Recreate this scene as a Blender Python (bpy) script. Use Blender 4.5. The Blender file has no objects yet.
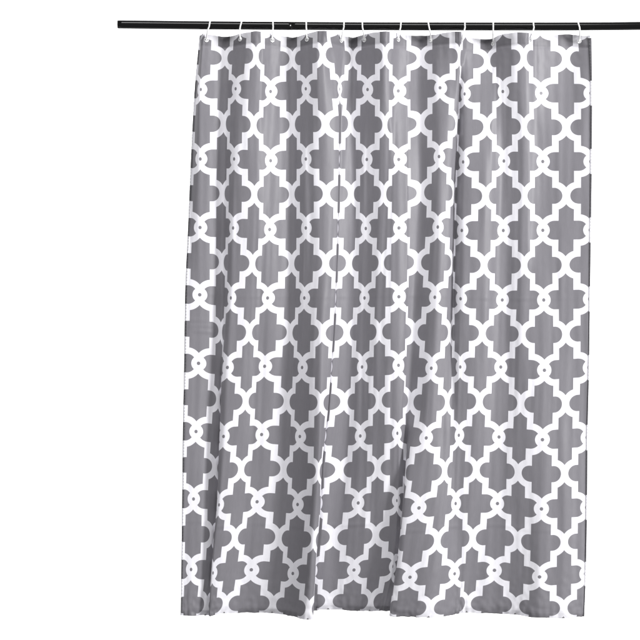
import bpy, bmesh, math, random
import numpy as np
from mathutils import Vector, Matrix, noise

random.seed(4)
sc = bpy.context.scene
COL = sc.collection

# ------------------------------------------------------------------ scale
# coordinates are image pixels, taken as a 3 mm grid, seen square-on from 4.8 m away
CAM_D, F = 4.8, 1600.0
CZ = 1.30
U_W, V_H = 46.0, 68.5           # one repeat of the print, in 3 mm units
MM = 0.003


def P(x, y, d=0.0):
    """image pixel column / row / depth towards the viewer (3 mm units) -> metres"""
    dist = CAM_D - d * MM
    return Vector(((x - 320) / F * dist, -d * MM, CZ + (320 - y) / F * dist))


# ------------------------------------------------------------------ helpers
def pchip(x, y, xq):
    x = np.asarray(x, float); y = np.asarray(y, float); xq = np.asarray(xq, float)
    h = np.diff(x); dl = np.diff(y) / h
    n = len(x); m = np.zeros(n)
    for i in range(1, n - 1):
        if dl[i-1] * dl[i] > 0:
            w1 = 2*h[i] + h[i-1]; w2 = h[i] + 2*h[i-1]
            m[i] = (w1 + w2) / (w1 / dl[i-1] + w2 / dl[i])
    m[0] = dl[0]; m[-1] = dl[-1]
    k = np.clip(np.searchsorted(x, xq) - 1, 0, n - 2)
    t = (xq - x[k]) / h[k]
    t2, t3 = t*t, t*t*t
    return ((2*t3 - 3*t2 + 1) * y[k] + (t3 - 2*t2 + t) * h[k] * m[k]
            + (-2*t3 + 3*t2) * y[k+1] + (t3 - t2) * h[k] * m[k+1])


def tag(o, label=None, cat=None, group=None, kind=None):
    if label: o['label'] = label
    if cat: o['category'] = cat
    if group: o['group'] = group
    if kind: o['kind'] = kind
    return o


def link(name, me, mat, parent=None):
    o = bpy.data.objects.new(name, me)
    COL.objects.link(o)
    if mat: me.materials.append(mat)
    if parent:
        o.parent = parent
        o.matrix_parent_inverse = Matrix.Translation(-parent.location)
    return o


def smooth(me):
    me.polygons.foreach_set('use_smooth', [True] * len(me.polygons))


def tube_mesh(name, pts, rad, seg=14, caps=True):
    """round tube along a polyline; rad is a number or a list"""
    bm = bmesh.new()
    n = len(pts)
    rad = [rad] * n if not hasattr(rad, '__len__') else rad
    up = Vector((0, 0, 1)); prev = None; rings = []
    for i, p in enumerate(pts):
        t = (pts[min(i+1, n-1)] - pts[max(i-1, 0)]).normalized()
        if prev is None:
            a = t.orthogonal().normalized()
        else:
            a = (prev - t * prev.dot(t)).normalized()
        prev = a
        b = t.cross(a)
        rings.append([bm.verts.new(p + (a * math.cos(k / seg * math.tau) + b * math.sin(k / seg * math.tau)) * rad[i])
                      for k in range(seg)])
    for r0, r1 in zip(rings, rings[1:]):
        for k in range(seg):
            bm.faces.new((r0[k], r0[(k+1) % seg], r1[(k+1) % seg], r1[k]))
    if caps:
        bm.faces.new(rings[0][::-1]); bm.faces.new(rings[-1])
    bmesh.ops.recalc_face_normals(bm, faces=bm.faces[:])
    me = bpy.data.meshes.new(name); bm.to_mesh(me); bm.free()
    smooth(me)
    return me


def spline(ctrl, per=8):
    out = []
    c = [ctrl[0] * 2 - ctrl[1]] + list(ctrl) + [ctrl[-1] * 2 - ctrl[-2]]
    for i in range(1, len(c) - 2):
        for k in range(per):
            t = k / per
            p0, p1, p2, p3 = c[i-1], c[i], c[i+1], c[i+2]
            out.append(0.5 * ((2*p1) + (p2 - p0)*t + (2*p0 - 5*p1 + 4*p2 - p3)*t*t + (3*p1 - p0 - 3*p2 + p3)*t*t*t))
    out.append(ctrl[-1])
    return out


# ------------------------------------------------------------------ materials
class G:
    """tiny maths-node builder"""
    def __init__(s, nt): s.nt = nt
    def m(s, op, a, b=None, c=None):
        n = s.nt.nodes.new('ShaderNodeMath'); n.operation = op
        for i, v in enumerate((a, b, c)):
            if v is None: continue
            if isinstance(v, (int, float)): n.inputs[i].default_value = v
            else: s.nt.links.new(v, n.inputs[i])
        return n.outputs[0]
    def add(s, a, b): return s.m('ADD', a, b)
    def sub(s, a, b): return s.m('SUBTRACT', a, b)
    def mul(s, a, b): return s.m('MULTIPLY', a, b)
    def mx(s, a, b): return s.m('MAXIMUM', a, b)
    def mn(s, a, b): return s.m('MINIMUM', a, b)
    def lt(s, a, b): return s.m('LESS_THAN', a, b)
    def gt(s, a, b): return s.m('GREATER_THAN', a, b)
    def r2(s, x, y): return s.add(s.mul(x, x), s.mul(y, y))


def print_cloth(name, white=(.765, .755, .80), grey=(.186, .180, .198), dotted=False, transl=.2):
    mat = bpy.data.materials.new(name); mat.use_nodes = True
    nt = mat.node_tree; nt.nodes.clear(); N = nt.nodes.new; L = nt.links.new
    g = G(nt)
    uv = N('ShaderNodeUVMap'); uv.uv_map = 'UVMap'
    sep = N('ShaderNodeSeparateXYZ'); L(uv.outputs[0], sep.inputs[0])
    u, v = sep.outputs[0], sep.outputs[1]
    # tiny waviness so that the printed edges are not ruler-straight
    # local coordinates folded into a quarter repeat
    fu = g.m('ABSOLUTE', g.sub(u, g.m('ROUND', u)))
    v5 = g.sub(v, 0.5)
    fv = g.m('ABSOLUTE', g.sub(v5, g.m('ROUND', v5)))
    ax, ay = g.mul(fu, U_W), g.mul(fv, V_H)
    bx, by = g.sub(U_W / 2, ax), g.sub(V_H / 2, ay)
    # medallion A : round lobes, wide stem
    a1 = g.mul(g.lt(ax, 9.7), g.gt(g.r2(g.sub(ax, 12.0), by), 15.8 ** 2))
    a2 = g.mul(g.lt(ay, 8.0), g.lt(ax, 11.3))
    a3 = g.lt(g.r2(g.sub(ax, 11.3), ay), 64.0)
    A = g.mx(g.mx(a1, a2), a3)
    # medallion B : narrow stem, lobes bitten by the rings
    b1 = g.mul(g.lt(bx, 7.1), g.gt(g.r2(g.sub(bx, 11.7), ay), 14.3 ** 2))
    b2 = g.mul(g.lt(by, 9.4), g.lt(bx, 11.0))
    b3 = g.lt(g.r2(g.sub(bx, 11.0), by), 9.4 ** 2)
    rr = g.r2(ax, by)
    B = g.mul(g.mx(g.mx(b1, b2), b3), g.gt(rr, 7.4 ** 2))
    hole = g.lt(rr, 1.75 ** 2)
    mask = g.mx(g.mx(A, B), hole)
    # ink mottling and the lengthwise slub of the woven polyester
    tc = N('ShaderNodeTexCoord')
    mp = N('ShaderNodeMapping'); mp.inputs['Scale'].default_value = (9, 1.2, 1); L(uv.outputs[0], mp.inputs[0])
    n1 = N('ShaderNodeTexNoise'); n1.inputs['Scale'].default_value = 6; n1.inputs['Detail'].default_value = 5
    L(mp.outputs[0], n1.inputs['Vector'])
    n2 = N('ShaderNodeTexNoise'); n2.inputs['Scale'].default_value = 900; n2.inputs['Detail'].default_value = 2
    L(tc.outputs['Object'], n2.inputs['Vector'])
    var = g.add(g.mul(g.sub(n1.outputs[0], .5), .16), g.mul(g.sub(n2.outputs[0], .5), .12))
    mixc = N('ShaderNodeMix'); mixc.data_type = 'RGBA'
    mixc.inputs['A'].default_value = (*white, 1); mixc.inputs['B'].default_value = (*grey, 1)
    L(mask, mixc.inputs['Factor'])
    bc = N('ShaderNodeHueSaturation'); L(mixc.outputs['Result'], bc.inputs['Color'])
    val = g.add(1.0, var)
    if dotted:      # lock-stitch running along the middle of the hem
        sx = g.m('ABSOLUTE', g.sub(g.m('FRACT', g.mul(v, 22.0)), .5))
        uvs = N('ShaderNodeUVMap'); uvs.uv_map = 'Seam'
        sp2 = N('ShaderNodeSeparateXYZ'); L(uvs.outputs[0], sp2.inputs[0])
        st = g.mul(g.lt(sx, .27), g.lt(g.m('ABSOLUTE', g.sub(sp2.outputs[0], .5)), .14))
        val = g.mul(val, g.sub(1.0, g.mul(st, .38)))
    L(val, bc.inputs['Value'])
    # fine weave bump
    bp = N('ShaderNodeBump'); bp.inputs['Strength'].default_value = .12; bp.inputs['Distance'].default_value = .0006
    L(n2.outputs[0], bp.inputs['Height'])
    bs = N('ShaderNodeBsdfPrincipled')
    L(bc.outputs[0], bs.inputs['Base Color']); L(bp.outputs[0], bs.inputs['Normal'])
    bs.inputs['Roughness'].default_value = .47
    bs.inputs['Specular IOR Level'].default_value = .33
    bs.inputs['Sheen Weight'].default_value = .08
    bs.inputs['Sheen Roughness'].default_value = .4
    tr = N('ShaderNodeBsdfTranslucent'); L(bc.outputs[0], tr.inputs[0])
    ms = N('ShaderNodeMixShader'); ms.inputs[0].default_value = transl
    L(bs.outputs[0], ms.inputs[1]); L(tr.outputs[0], ms.inputs[2])
    out = N('ShaderNodeOutputMaterial'); L(ms.outputs[0], out.inputs[0])
    return mat


def lacquer(name, diff, refl, rough):
    """dark stove enamel: diffuse body with a thin soft gloss, faint scuffs"""
    mat = bpy.data.materials.new(name); mat.use_nodes = True
    nt = mat.node_tree; nt.nodes.clear(); N = nt.nodes.new; L = nt.links.new
    g = G(nt)
    tc = N('ShaderNodeTexCoord')
    mp = N('ShaderNodeMapping'); mp.inputs['Scale'].default_value = (6, 60, 60); L(tc.outputs['Object'], mp.inputs[0])
    n = N('ShaderNodeTexNoise'); n.inputs['Scale'].default_value = 3; n.inputs['Detail'].default_value = 6
    L(mp.outputs[0], n.inputs['Vector'])
    d = N('ShaderNodeBsdfDiffuse'); d.inputs[0].default_value = (*diff, 1)
    gl = N('ShaderNodeBsdfGlossy'); gl.inputs[0].default_value = (1, 1, 1, 1)
    L(g.add(rough - .06, g.mul(n.outputs[0], .12)), gl.inputs['Roughness'])
    ms = N('ShaderNodeMixShader'); ms.inputs[0].default_value = refl
    L(d.outputs[0], ms.inputs[1]); L(gl.outputs[0], ms.inputs[2])
    out = N('ShaderNodeOutputMaterial'); L(ms.outputs[0], out.inputs[0])
    return mat


def plain(name, col, rough=.4, spec=.5, metal=0, bump=0):
    mat = bpy.data.materials.new(name); mat.use_nodes = True
    nt = mat.node_tree; b = nt.nodes['Principled BSDF']
    b.inputs['Roughness'].default_value = rough; b.inputs['Metallic'].default_value = metal
    b.inputs['Specular IOR Level'].default_value = spec
    n = nt.nodes.new('ShaderNodeTexNoise'); n.inputs['Scale'].default_value = 180
    r = nt.nodes.new('ShaderNodeValToRGB')
    r.color_ramp.elements[0].color = (*[c * .92 for c in col], 1); r.color_ramp.elements[1].color = (*col, 1)
    tc = nt.nodes.new('ShaderNodeTexCoord')
    nt.links.new(tc.outputs['Object'], n.inputs['Vector'])
    nt.links.new(n.outputs[0], r.inputs[0]); nt.links.new(r.outputs[0], b.inputs['Base Color'])
    return mat


M_CLOTH = print_cloth('printed polyester')
M_SIDE = print_cloth('printed polyester side hem', white=(.74, .735, .78), grey=(.095, .092, .102), dotted=True, transl=.0)  # same cloth; shade of the doubled, opaque edge painted in as darker grey
M_HEM = print_cloth('printed polyester hem', white=(.72, .71, .76), grey=(.055, .053, .06), transl=.0)  # light blocked by the folded header is put into these darker colours
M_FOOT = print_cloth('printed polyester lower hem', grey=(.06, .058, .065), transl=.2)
M_ROD = lacquer('black enamel', (.002, .002, .0022), .034, .17)
M_CAP = plain('black plastic', (.012, .012, .012), .5, .2)
M_HOOK = plain('white plastic', (.86, .86, .86), .35, .4)
M_GROM = plain('pale metal', (.8, .8, .81), .3, .5, .2)

# ------------------------------------------------------------------ the drape
V_TOP, V_BOT = -0.856, 7.642
U0, U1 = -0.32, 11.035

# ring columns (whole repeats): image pixel x and y at the ring rows
VI = [0, 1, 2, 3, 4, 5, 6, 7]
XI = {
 0: [200.7, 200.3, 200, 199.75, 198.5, 196, 193.5, 191],
 1: [235.5, 234, 233, 230.75, 227.5, 223.6, 219, 213],
 2: [270.5, 270.5, 269.5, 267.5, 264.5, 261.5, 257, 251.25],
 3: [305.75, 305.75, 305.75, 304.25, 302, 299.75, 297.5, 292.75],
 5: [367.5, 366.75, 365.75, 364.5, 362, 360.25, 358.25, 354],
 6: [398, 398.5, 398.75, 398.75, 398.5, 397.5, 397, 393],
 7: [440, 439, 437.75, 434.75, 431.25, 426.25, 419, 410],
 8: [464.5, 463, 461.75, 460.5, 460.2, 458.75, 455.6, 454.7],
 9: [502.75, 503.75, 503.25, 502.25, 500.75, 499, 497.5, 494.5],
 10: [541, 542.75, 542.75, 543.75, 544.5, 542.5, 541.5, 539.5],
 11: [591, 590.75, 590, 589.25, 588.5, 586.75, 586.25, 585],
}
YI = {
 0: [89.5, 159, 227.5, 294.75, 363.3, 431.5, 499, 569.5],
 1: [88.75, 159, 228, 298, 367.5, 436.5, 505, 573],
 2: [91.5, 160.7, 229.5, 298, 366.3, 434.5, 501.75, 569.75],
 3: [88.75, 159, 228, 298, 367.5, 436.5, 504.5, 573.5],
 5: [89.5, 159.5, 228.5, 298, 367, 436, 503, 570],
 6: [91, 159.5, 228, 296.75, 365.25, 433.25, 500.5, 566.2],
 7: [87.75, 156.5, 227, 297.25, 368.25, 438, 508, 577.25],
 8: [94, 162, 230.5, 298.75, 367, 435.25, 503.5, 573.75],
 9: [91.5, 161, 230.5, 300, 367, 437, 503.5, 570.25],
 10: [93.2, 161.5, 230.3, 300, 370.3, 439.75, 509, 577],
 11: [93.2, 161.5, 230, 299, 367.5, 437.5, 507.5, 573.75],
}
# junction columns (half repeats), rows v = -.5 ... 7.5
VH = [-.5, .5, 1.5, 2.5, 3.5, 4.5, 5.5, 6.5, 7.5]
XH = {
 0: [225, 223.75, 222.5, 221.75, 220.75, 218.5, 215, 212, 206.5],
 1: [256, 253.75, 254.5, 252.5, 249.25, 245.75, 241.25, 235, 225.5],
 2: [292.5, 292.5, 292, 291.75, 290, 287, 283.75, 278.75, 273],
 3: [322.5, 325, 326.25, 325.5, 322, 320.5, 318.2, 313.75, 308.5],
 4: [353, 350.75, 351.25, 349.25, 347, 344.5, 340, 333.75, 329],
 5: [385, 385, 383.75, 381.25, 379.25, 378.75, 377.5, 375.5, 370.75],
 6: [420, 420, 420, 417, 413.75, 410, 405, 399, 390],
 7: [459.5, 456.8, 454, 452.5, 450, 447.5, 445, 437.5, 430],
 8: [487.5, 487, 485.75, 484.25, 482.5, 479.5, 476.25, 472.5, 467.5],
 9: [523.75, 524, 524.5, 524.25, 522, 520.75, 518, 517.5, 515.5],
 10: [566.25, 566.25, 566.25, 565.5, 565.75, 565.5, 564.5, 564.25, 563.75],
}
XTOP = {0: 204, 1: 240, 2: 272, 3: 306, 4: 339.5, 5: 368, 6: 400, 7: 440, 8: 465.5, 9: 502.5, 10: 540, 11: 588.5}
YTOP = {-.32: 35.5, 0: 33.8, .5: 37, 1: 33.8, 1.5: 31.2, 2: 34, 2.5: 37.3, 3: 34, 3.5: 30.5, 4: 33.5, 4.5: 37.3, 5: 33.5,
        5.5: 31.5, 6: 34, 6.5: 36, 7: 33.6, 7.5: 31.2, 8: 36.5, 8.5: 39.3, 9: 34.2, 9.5: 32.2, 10: 35, 10.5: 34.4, 11: 35.8, 11.04: 35.6}
YBOT = {-.32: 615, 0: 615.3, .5: 614.8, 1: 615.6, 1.5: 613, 2: 612.2, 2.5: 613, 3: 615.5, 3.5: 619.3, 4: 613, 4.5: 609, 5: 610.3,
        5.5: 610.8, 6: 610.5, 6.5: 615.6, 7: 616.3, 7.5: 617.2, 8: 614.6, 8.5: 612, 9: 613.2, 9.5: 614.2, 10: 617.4, 10.5: 617.6, 11: 616, 11.04: 616}
XBOT = {0: 189.5, .5: 205.5, 1: 210.5, 1.5: 224, 2: 249, 2.5: 272, 3: 290.5, 3.5: 307.5, 4.5: 328, 5: 352, 5.5: 369.5, 6: 384,
        7: 407.5, 7.5: 428.5, 8: 453.5, 8.5: 466.5, 9: 493, 9.5: 515, 10: 538.8, 10.5: 563.5, 11: 583.6}
VE = [V_TOP, 0, 1, 2, 3, 4, 5, 6, 7, V_BOT]
XL = [200, 195, 191, 188, 185, 184, 182.7, 182, 181.2, 180.6]
XR = [592, 592.6, 592.2, 591.2, 590.2, 589.2, 587.8, 587.3, 586, 584.2]
# depth of the pleats towards the viewer
HC = [-.32] + [k / 2 for k in range(0, 23)] + [11.04]
VD = [V_TOP, 0, 1.5, 3, 4.5, 6, V_BOT]
DD = [
 [-8, -3, -10, 3, 13, 1, -9, 5, 16, 2, -12, 0, 14, -2, -10, 3, 13, -4, -12, 3, 12, -1, -8, -1, 0],
 [-10, 0, -8, 4, 12, 0, -8, 6, 16, 0, -12, 1, 12, 0, -8, 5, 2, 0, -3, 0, 7, -2, -5, 0, 0],
 [-6, 2, -8, 8, 10, 3, -4, 8, 13, -8, -8, -3, 6, 8, -4, 7, -2, 5, 6, -6, 2, -4, 0, 0, 0],
 [2, 3, -8, 8, 6, 2, -5, 6, 15, -10, -10, -5, 5, 8, -6, 8, -2, 5, 5, -7, 1, 0, 0, 0, 0],
 [4, 2, -8, 8, 3, -3, -8, 4, 17, -12, -13, -6, 2, 6, -8, 8, 0, 2, 3, -6, 0, 4, 2, 0, 0],
 [3, 2, -7, 7, 0, -6, -9, 2, 18, -16, -18, -10, -6, -4, 6, 11, 8, 0, -2, -5, 0, 8, 7, 4, 4],
 [3, 3, -5, 5, -2, -10, -8, 4, 22, -24, -21, -15, -14, -15, 9, 14, 17, -2, -6, -4, 2, 14, 13, 8, 8]]
DD = np.array(DD, float)

NV = 380
vq = np.linspace(V_TOP, V_BOT, NV)
C = {}                                             # column name -> (u, x, y, d) arrays along v
for k in range(12):
    if k == 4: continue
    xb = XBOT[k]
    C[float(k)] = [np.full(NV, float(k)),
                   pchip([V_TOP] + VI + [V_BOT], [XTOP[k]] + XI[k] + [xb], vq),
                   pchip([V_TOP] + VI + [V_BOT], [YTOP[k]] + YI[k] + [YBOT[k]], vq)]
for k in range(11):
    h = k + .5
    xs = XH[k]
    if h == 6.5:
        x = pchip([V_TOP] + VH + [V_BOT], [xs[0]] + xs + [389], vq)
    else:
        x = pchip([V_TOP] + VH + [V_BOT], [xs[0]] + xs + [XBOT[h]], vq)
    yi = []
    for i in range(8):
        l, r = k, k + 1
        if l == 4: yi.append(YI[5][i] * .8 + YI[3][i] * .2)
        elif r == 4: yi.append(YI[3][i] + (.3 if i < 5 else .8))
        else: yi.append((YI[l][i] + YI[r][i]) / 2)
    if h == 6.5:
        for i in (6, 7): yi[i] = YI[7][i] - .8
    if h == .5:
        yi[7] = 569.9; yi[6] = 500
    C[h] = [np.full(NV, h), x, pchip([V_TOP] + VI + [V_BOT], [YTOP[h]] + yi + [YBOT[h]], vq)]
C[-.32] = [np.full(NV, -.32), pchip(VE, XL, vq), pchip([V_TOP] + VI + [V_BOT], [YTOP[-.32]] + [y - .3 for y in YI[0]] + [615], vq)]
C[11.04] = [np.full(NV, 11.04), pchip(VE, XR, vq), pchip([V_TOP] + VI + [V_BOT], [YTOP[11.04]] + YI[11] + [616], vq)]
C[6.5][0] = np.interp(vq, [4.5, 5.5, 6, 7, V_BOT], [6.48, 6.5, 6.58, 6.6, 6.57])
for i, hc in enumerate(HC):
    if hc in C: C[hc].append(pchip(VD, DD[:, i], vq))


def plain_at(u):
    """the drape without fold columns, sampled at one u for every row"""
    keys = sorted(C)
    out = np.zeros((3, NV))
    for j in range(NV):
        us = [C[k][0][j] for k in keys]
        for q in range(3):
            out[q, j] = pchip(us, [C[k][q + 1][j] for k in keys], [u])[0]
    return out


def fold_col(name, ua, vs, xs, dl, v_on, v_full, ys=None, dv=None):
    """a column that follows the plain drape above v_on and the image-pixel fold below v_full"""
    base = plain_at(ua if not hasattr(ua, '__len__') else float(np.mean(ua)))
    w = np.clip((vq - v_on) / (v_full - v_on), 0, 1); w = w * w * (3 - 2 * w)
    u = np.full(NV, ua) if not hasattr(ua, '__len__') else pchip(vs, ua, vq.clip(vs[0], vs[-1]))
    x = pchip(vs, xs, vq.clip(vs[0], vs[-1])); d = pchip(vs, dl, vq.clip(vs[0], vs[-1]))
    y = base[1].copy()
    if ys is not None:
        wy = np.clip((vq - 4.5) / (V_BOT - 4.5), 0, 1) ** 1.5
        y = y * (1 - wy) + (y + ys - y[-1]) * wy
    return [u, base[0] * (1 - w) + x * w, y, base[2] * (1 - w) + d * w]


newc = {}
# the long tuck in the middle of the drape
vs = [-.55, -.12, .12, .42, 1.5, 3, 4.5, 5.5, 6, 7, V_BOT]
xf = [340, 339.8, 339.9, 339.9, 338.7, 335.5, 328.8, 322, 320.7, 315.5, 313.6]
Z7 = [0] * 7
newc['b0'] = fold_col('b0', [3.74] * 6 + [3.72, 3.68, 3.66, 3.63, 3.62], vs, [a + b for a, b in zip(xf, [-8, -5.6, -4.2, -2.4, -2, -1.8, -1.2, -.8, -.8, -.7, -.7])],
                      [4, 5, 6, 6, 6, 7, 9, 11, 13, 16, 18], -.8, -.5, 618.9)
newc['b4'] = fold_col('b4', [4.25] * 11, vs, [a + .5 + b for a, b in zip(xf, [6, 5, 4, 2.6, 2.2, 2.2, 2.4, 3, 3.2, 3.4, 3.4])],
                      [-9, -6, -4, -2, -3, -4, -7, -10, -13, -18, -21], -.8, -.5, 609.8)
newc['b1'] = fold_col('b1', [3.87] * 5 + [3.86, 3.82, 3.76, 3.73, 3.69, 3.68], vs, [a + b for a, b in zip(xf, [-4.2, -2, -1.2, -.1] + Z7)],
                      [3, 4, 5, 5, 6, 6, 8, 10, 12, 15, 17], -.8, -.5, 618.6)
newc['b2'] = fold_col('b2', 4.0, vs, [a + b for a, b in zip(xf, [-.3, 0, 0, 0, -.4, -.6, -2, -3, -4, -5, -6])],
                      [-2, -2, -2, -3, -6, -8, -14, -16, -18, -23, -26], -.8, -.5, 613)
newc['b3'] = fold_col('b3', [4.13] * 7 + [4.11, 4.1, 4.1, 4.1], vs, [a + .1 + b for a, b in zip(xf, [3, 1.6, .9, 0, -.1, 0, .2, .3, .4, .4, .4])],
                      [-8, -5, -3, -1, -2, -3, -6, -10, -13, -18, -21], -.8, -.5, 610)
# narrow gather at the eighth ring column
vs = [-.2, 0.5, 1.5, 3, 4.5]
newc['c'] = fold_col('c', 7.72, vs, [459.6, 458.2, 455.6, 453.4, 451.6], [-6, -11, -11, -9, -7], -.7, -.1)
w = np.clip((vq - 3) / 2, 0, 1); b = plain_at(7.72)
for q in range(3): newc['c'][q + 1] = newc['c'][q + 1] * (1 - w) + b[q] * w
# tuck low on the left
vs = [3.5, 4.5, 5.5, 6, 6.5, 7, V_BOT]
xf = [221.2, 220.3, 217.8, 216.6, 213.6, 211, 208.4]
newc['a1'] = fold_col('a1', .58, vs, [a - .4 for a in xf], [-8, -8, -8, -9, -8, -7, -6], 3, 4.7, 615)
newc['a2'] = fold_col('a2', .71, vs, [a + b for a, b in zip(xf, [0, 1, 2, 2.6, 3, 3.4, 4])], [-10, -13, -14, -15, -15, -14, -13], 3, 4.7, 614.6)
newc['a3'] = fold_col('a3', .85, vs, xf, [0, 2, 4, 4, 5, 5, 6], 3, 4.7, 616)
# tuck low in the right half
vs = [4.5, 5, 5.5, 6, 6.5, 7, V_BOT]
xf = [407, 406, 405, 401.6, 399, 395, 389]
newc['d1'] = fold_col('d1', [6.3, 6.27, 6.24, 6.18, 6.15, 6.1, 6.12], vs, [a - .8 for a in xf], [-3, -5, -7, -9, -12, -15, -18], 4.2, 5.2, 610.6)
newc['d2'] = fold_col('d2', [6.39, 6.38, 6.37, 6.38, 6.36, 6.35, 6.35], vs, [a + b for a, b in zip(xf, [0, 1, 2, 4, 5, 5.5, 6])],
                      [-9, -12, -13, -14, -16, -18, -21], 4.2, 5.2, 611)
# the sharper turn just left of the seventh hook
uu = np.interp(vq, [4.2, 5, 6], [6.21, 6.1, 6.05])
base = np.zeros((3, NV))
for q in sorted(set(np.round(uu, 3))):
    sel = np.round(uu, 3) == q; p_ = plain_at(float(q)); base[:, sel] = p_[:, sel]
w = np.clip((4.9 - vq) / .9, 0, 1); w = w * w * (3 - 2 * w)
xs = pchip([V_TOP, -.5, .5, 1.5, 2.5, 3.5, 4.5, 5], [406.8, 406.8, 408.5, 408, 407.8, 405.7, 404.2, 402], vq.clip(V_TOP, 5))
newc['e'] = [uu, base[0] * (1 - w) + xs * w, base[1], base[2]]
C.update(newc)

NU = 860
uq = np.linspace(U0, U1, NU)
X = np.zeros((NV, NU)); Y = X.copy(); D = X.copy()
for j in range(NV):
    rows = sorted(([c[q][j] for q in range(4)] for c in C.values()), key=lambda r: r[0])
    us = [r[0] for r in rows]
    X[j] = pchip(us, [r[1] for r in rows], uq)
    Y[j] = pchip(us, [r[2] for r in rows], uq)
    D[j] = pchip(us, [r[3] for r in rows], uq)


def blur(a, sig, axis):
    r = int(sig * 3) + 1
    k = np.exp(-.5 * (np.arange(-r, r + 1) / sig) ** 2); k /= k.sum()
    pad = [(0, 0), (0, 0)]; pad[axis] = (r, r)
    b = np.pad(a, pad, mode='reflect', reflect_type='odd')
    return np.apply_along_axis(lambda m: np.convolve(m, k, mode='valid'), axis, b)


X = blur(X, 2.6, 1); D = blur(D, 5.0, 1); Y = blur(Y, 4, 1)
X = blur(X, 2.5, 0); D = blur(D, 4, 0)
# handling creases: soft vertical ripples, a few packing creases, puckers along the hems
for j in range(NV):
    v = vq[j]
    top = math.exp(-max(0, v - V_TOP) / .35); bot = math.exp(-max(0, V_BOT - v) / .3)
    for i in range(0, NU):
        u = uq[i]
        n = noise.noise(Vector((u * 3.1, v * .28, 1.7))) * 1.45 + noise.noise(Vector((u * 7.3, v * .9, 8.2))) * .62
        n += noise.noise(Vector((u * 2.2 + v * .6, v * 2.4, 3.3))) * .42
        n += noise.noise(Vector((u * 9, v * 11, 5.1))) * (.06 + .4 * top + 1.0 * bot)
        n += noise.noise(Vector((u * 3.4, v * 15, 9.4))) * (.5 * bot + .12 * top)
        n += noise.noise(Vector((u * 1.7 + v * 1.1, v * 1.3 - u * .5, 6.6))) * .5
        D[j, i] += n
for vc, ua, ub, amp in ((2.98, -.3, 10.9, .16), (6.32, -.3, 11, .3), (3.45, -.3, .35, .28), (3.37, -.3, .3, .22), (3.53, -.2, .45, .2)):
    wv = amp * (np.exp(-((vq - vc) / .022) ** 2) - .6 * np.exp(-((vq - vc - .05) / .035) ** 2))
    wu = np.clip((uq - ua) / .1, 0, 1) * np.clip((ub - uq) / .3, 0, 1)
    wob = np.array([.4 + .9 * abs(noise.noise(Vector((u * .9, vc * 7, 0)))) * 2 for u in uq])
    D += wv[:, None] * (wu * wob)[None, :]
# stitched ridges of the hems
D += (-.4 * np.exp(-((vq - (V_BOT - .07)) / .012) ** 2))[:, None]
edge = np.array([noise.noise(Vector((u * 6, 2.2, 0))) * .55 + noise.noise(Vector((u * 17, 7.2, 0))) * .3 for u in uq])
Y += np.clip((vq - V_BOT + .12) / .12, 0, 1)[:, None] * edge[None, :]
edge = np.array([noise.noise(Vector((u * 5, 12.2, 0))) * .6 for u in uq])
Y += np.clip((V_TOP + .15 - vq) / .15, 0, 1)[:, None] * edge[None, :]
D += (-.45 * np.exp(-((vq - (V_TOP + .175)) / .012) ** 2))[:, None]

W = np.zeros((NV, NU, 3))
dist = CAM_D - D * MM
W[..., 0] = (X - 320) / F * dist
W[..., 1] = -D * MM
W[..., 2] = CZ + (320 - Y) / F * dist
dU = np.gradient(W, axis=1); dV = np.gradient(W, axis=0)
NRM = np.cross(dU, dV); NRM /= np.linalg.norm(NRM, axis=2, keepdims=True) + 1e-12
NRM *= -np.sign(np.sum(NRM * np.array([0, 1, 0]), axis=2, keepdims=True).mean())   # mostly facing the viewer


def sheet(name, pos, uu, vv, skip=None, seam=None):
    nv, nu = pos.shape[:2]
    idx = np.arange(nv * nu).reshape(nv, nu)
    q = np.stack([idx[:-1, :-1], idx[1:, :-1], idx[1:, 1:], idx[:-1, 1:]], -1)
    if skip is not None: q = q[~skip]
    q = q.reshape(-1, 4)
    me = bpy.data.meshes.new(name)
    me.vertices.add(nv * nu); me.vertices.foreach_set('co', pos.reshape(-1))
    me.loops.add(q.size); me.loops.foreach_set('vertex_index', q.reshape(-1))
    me.polygons.add(len(q)); me.polygons.foreach_set('loop_start', np.arange(0, q.size, 4))
    me.update(calc_edges=True)
    lay = me.uv_layers.new(name='UVMap')
    uvv = np.stack([uu, vv], -1).reshape(-1, 2)[q.reshape(-1)]
    lay.data.foreach_set('uv', uvv.reshape(-1))
    if seam is not None:
        l2 = me.uv_layers.new(name='Seam')
        l2.data.foreach_set('uv', np.stack([seam, seam * 0], -1).reshape(-1, 2)[q.reshape(-1)].reshape(-1))
    smooth(me)
    me.validate()
    return me


UU, VV = np.meshgrid(uq, vq)
root = bpy.data.objects.new('shower_curtain', None); COL.objects.link(root)
root.location = P(386, 616, 0); root.empty_display_size = .05
tag(root, 'grey shower curtain with white quatrefoil lattice print hanging in soft pleats from the black rod', 'shower curtain')

# grommet places: just under the top edge
GX = [206, 240.5, 272, 307, 341, 364.3, 398, 431, 462.3, 493.3, 531, 579.3]
gj = int(np.argmin(abs(vq - (V_TOP + .082))))
grom = []
for gx in GX:
    i = int(np.argmin(abs(X[gj] - gx)))
    grom.append((gj, i))
skip = np.zeros((NV - 1, NU - 1), bool)
fc = (W[:-1, :-1] + W[1:, 1:]) / 2
for j, i in grom:
    skip |= np.linalg.norm(fc - W[j, i], axis=2) < 1.25 * MM

link('fabric_panel', sheet('fabric_panel', W, UU, VV, skip), M_CLOTH, root)

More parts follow.
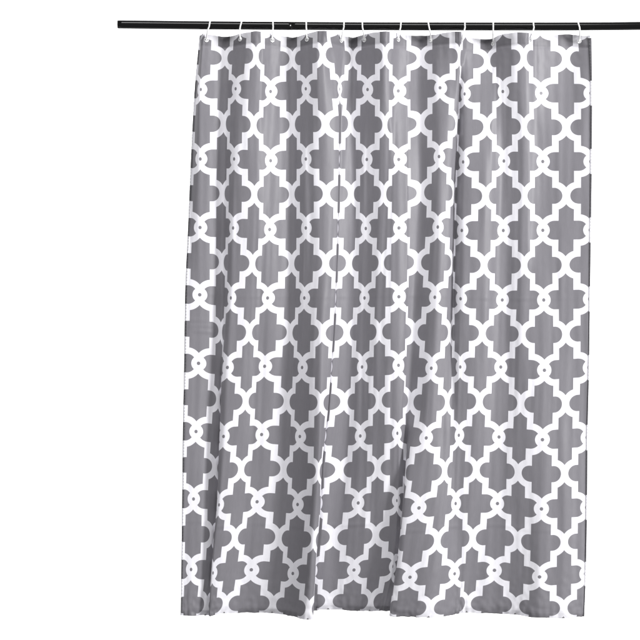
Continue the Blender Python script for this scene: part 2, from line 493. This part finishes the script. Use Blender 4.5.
# turned hems: a second layer behind the top and bottom edges, narrow rolled strips at the sides
jt = int(np.argmin(abs(vq - (V_TOP + .172)))) + 1
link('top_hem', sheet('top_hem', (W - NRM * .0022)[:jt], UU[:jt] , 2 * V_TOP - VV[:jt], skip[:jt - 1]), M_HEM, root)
jb = int(np.argmin(abs(vq - (V_BOT - .07))))
bh = (W - NRM * .002)[jb:].copy(); bh[..., 2] -= np.linspace(0, .0016, bh.shape[0])[:, None]
link('bottom_hem', sheet('bottom_hem', bh, UU[jb:], 2 * V_BOT - VV[jb:]), M_FOOT, root)
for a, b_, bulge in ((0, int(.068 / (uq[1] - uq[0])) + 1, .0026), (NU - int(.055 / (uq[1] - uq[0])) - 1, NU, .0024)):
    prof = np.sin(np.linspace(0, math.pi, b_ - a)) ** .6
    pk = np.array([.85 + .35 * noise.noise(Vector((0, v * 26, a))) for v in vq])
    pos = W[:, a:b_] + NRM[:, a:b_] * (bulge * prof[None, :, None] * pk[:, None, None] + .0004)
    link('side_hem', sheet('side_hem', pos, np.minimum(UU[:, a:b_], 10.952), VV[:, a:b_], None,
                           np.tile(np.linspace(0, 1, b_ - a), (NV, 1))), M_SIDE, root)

# grommets
for j, i in grom:
    c = Vector(W[j, i]); n = Vector(NRM[j, i]); a = n.orthogonal().normalized(); b = n.cross(a)
    ring = [c + n * .0006 + (a * math.cos(t) + b * math.sin(t)) * 1.95 * MM for t in np.linspace(0, math.tau, 25)]
    link('grommet', tube_mesh('grommet', ring, 0.5 * MM, 8, False), M_GROM, root)

# ------------------------------------------------------------------ rod
RX = [118, 190, 300, 420, 540, 600, 640, 700]
RY = [24.4, 25.2, 25.95, 26.4, 26.5, 26.3, 25.9, 25.2]
rod_y = lambda x: float(pchip(RX, RY, [x])[0])
R_ROD = 4.0 * MM
rod = bpy.data.objects.new('curtain_rod', None); COL.objects.link(rod); rod.location = P(420, 26.4)
tag(rod, 'slim black enamelled metal rod carrying the curtain, its left end in view', 'curtain rod')
xs = np.linspace(118.6, 292, 40)
link('outer_tube', tube_mesh('outer_tube', [P(x, rod_y(x)) for x in xs], R_ROD * 1.018, 40), M_ROD, rod)
xs = np.linspace(291, 700, 60)
link('inner_tube', tube_mesh('inner_tube', [P(x, rod_y(x)) for x in xs], R_ROD, 40), M_ROD, rod)
link('end_cap', tube_mesh('end_cap', [P(x, rod_y(118)) for x in (117.6, 117.8, 118.7)], [R_ROD * .9, R_ROD * 1.0, R_ROD * 1.0], 40), M_CAP, rod)

# ------------------------------------------------------------------ hooks
HT = [210.2, 241.8, 272.8, 306.2, 344, 362.2, 401, 428, 464.8, 493.2, 533.2, 577.8]
HB = [208.3, 239.2, 273.2, 306.2, 343.6, 362.6, 400.2, 429.8, 465, 493.2, 534.2, 580.6]
ordn = ['first', 'second', 'third', 'fourth', 'fifth', 'sixth', 'seventh', 'eighth', 'ninth', 'tenth', 'eleventh', 'twelfth']
lean = ['leaning right at its top, nearest the left end of the rod', 'leaning right at its top, second from the curtain left edge',
        'hanging straight, third from the curtain left edge', 'hanging straight, fourth from the curtain left edge',
        'fifth from the curtain left edge, closely followed by the sixth', 'sixth from the curtain left edge, close beside the fifth',
        'bowed to the right, seventh from the curtain left edge', 'leaning left at its top, eighth from the curtain left edge',
        'bowed to the right, fourth from the curtain right edge', 'hanging straight, third from the curtain right edge',
        'bowed to the right, second from the curtain right edge', 'leaning left at its top, nearest the curtain right edge']
rw = .76
for k, (j, i) in enumerate(grom):
    c = Vector(W[j, i]); n = Vector(NRM[j, i])
    if n.y > 0: n = -n
    yt = rod_y(HT[k]); r = 4.0 + rw + .05
    xt, xb = HT[k], HB[k]
    gx = c.x / (CAM_D + c.y) * F + 320; gy = 320 - (c.z - CZ) / (CAM_D + c.y) * F; gd = -c.y / MM
    pts = []
    # over the rod, from low behind it to the front
    for a in (-150, -175, 160, 130, 95, 60, 30, 5, -15):
        ra = math.radians(a)
        t = (math.sin(ra) + 1) / 2                    # 1 at the top
        xx = xb + (xt - xb) * t
        pts.append(P(xx, yt - r * math.sin(ra), r * math.cos(ra)))
    f = c + n * 2.6 * MM
    pts.append(P(xb + (gx - xb) * .45, yt + 6.2, max(r * .55, min(gd + 2.5, 12)) * .5 + r * .4))
    pts.append(P(gx + (xb - gx) * .25, gy - 2.4, gd + 2.6))
    pts.append(P(gx, gy + .1, gd + 1.6))
    pts.append(c - n * .3 * MM)
    pts.append(c - n * 2.2 * MM + Vector((0, 0, 1.2 * MM)))
    pts.append(c - n * 2.6 * MM + Vector((0, 0, 4.6 * MM)))
    path = spline(pts, 7)
    rads = [rw * MM] * len(path)
    nr = 16
    for q in range(nr): rads[-1 - q] = rw * MM * (.62 + .38 * q / nr)
    me = tube_mesh('curtain_hook', path, rads, 12)
    base = P(xb, yt + r)
    me.transform(Matrix.Translation(-base))
    o = link('curtain_hook', me, M_HOOK); o.location = base
    tag(o, 'white plastic hook ' + lean[k], 'curtain hook', 'white curtain hooks over the rod')

# ------------------------------------------------------------------ light
wd = bpy.data.worlds.new('World'); sc.world = wd; wd.use_nodes = True
wd.node_tree.nodes['Background'].inputs[0].default_value = (1, 1, 1, 1)
wd.node_tree.nodes['Background'].inputs[1].default_value = .3


def area(name, loc, target, sx, sy, power):
    l = bpy.data.lights.new(name, 'AREA'); l.shape = 'RECTANGLE'; l.size = sx; l.size_y = sy; l.energy = power
    o = bpy.data.objects.new(name, l); COL.objects.link(o); o.location = loc
    o.rotation_euler = (Vector(target) - Vector(loc)).to_track_quat('-Z', 'Y').to_euler()
    return o


area('softbox', (5.2, -3.3, 2.7), (.15, 0, 1.3), 1.2, 1.8, 500)
area('overhead_box', (-.3, -2.3, 4.65), (0, 0, 1.75), 3.4, 1.2, 105)

# white studio backdrop behind the curtain, made to glow instead of being lit
bm = bmesh.new()
prof = [(-2.2, -2.0)] + [(1.2 + .9 * math.sin(a), -1.1 - .9 * math.cos(a)) for a in np.linspace(0, math.pi / 2, 9)] + [(2.1, 5.5)]
rows = [[bm.verts.new((x, y, z)) for x in (-7, 7)] for y, z in prof[1:]]
for r0, r1 in zip(rows, rows[1:]): bm.faces.new((r0[0], r0[1], r1[1], r1[0]))
me = bpy.data.meshes.new('backdrop'); bm.to_mesh(me); bm.free(); smooth(me)
mb = bpy.data.materials.new('self-lit white paper'); mb.use_nodes = True
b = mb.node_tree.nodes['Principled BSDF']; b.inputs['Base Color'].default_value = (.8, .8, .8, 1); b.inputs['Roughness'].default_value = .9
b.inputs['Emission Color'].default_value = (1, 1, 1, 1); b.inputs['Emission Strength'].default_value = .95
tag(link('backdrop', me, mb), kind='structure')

cam = bpy.data.cameras.new('camera'); co = bpy.data.objects.new('camera', cam); COL.objects.link(co)
co.location = (0, -CAM_D, CZ); co.rotation_euler = (math.radians(90), 0, 0)
cam.sensor_width = 36; cam.lens = 36 * F / 640; cam.clip_end = 100; cam.clip_start = .05
sc.camera = co
sc.view_settings.view_transform = 'Standard'; sc.view_settings.look = 'None'
sc.view_settings.exposure = 0; sc.view_settings.gamma = 1
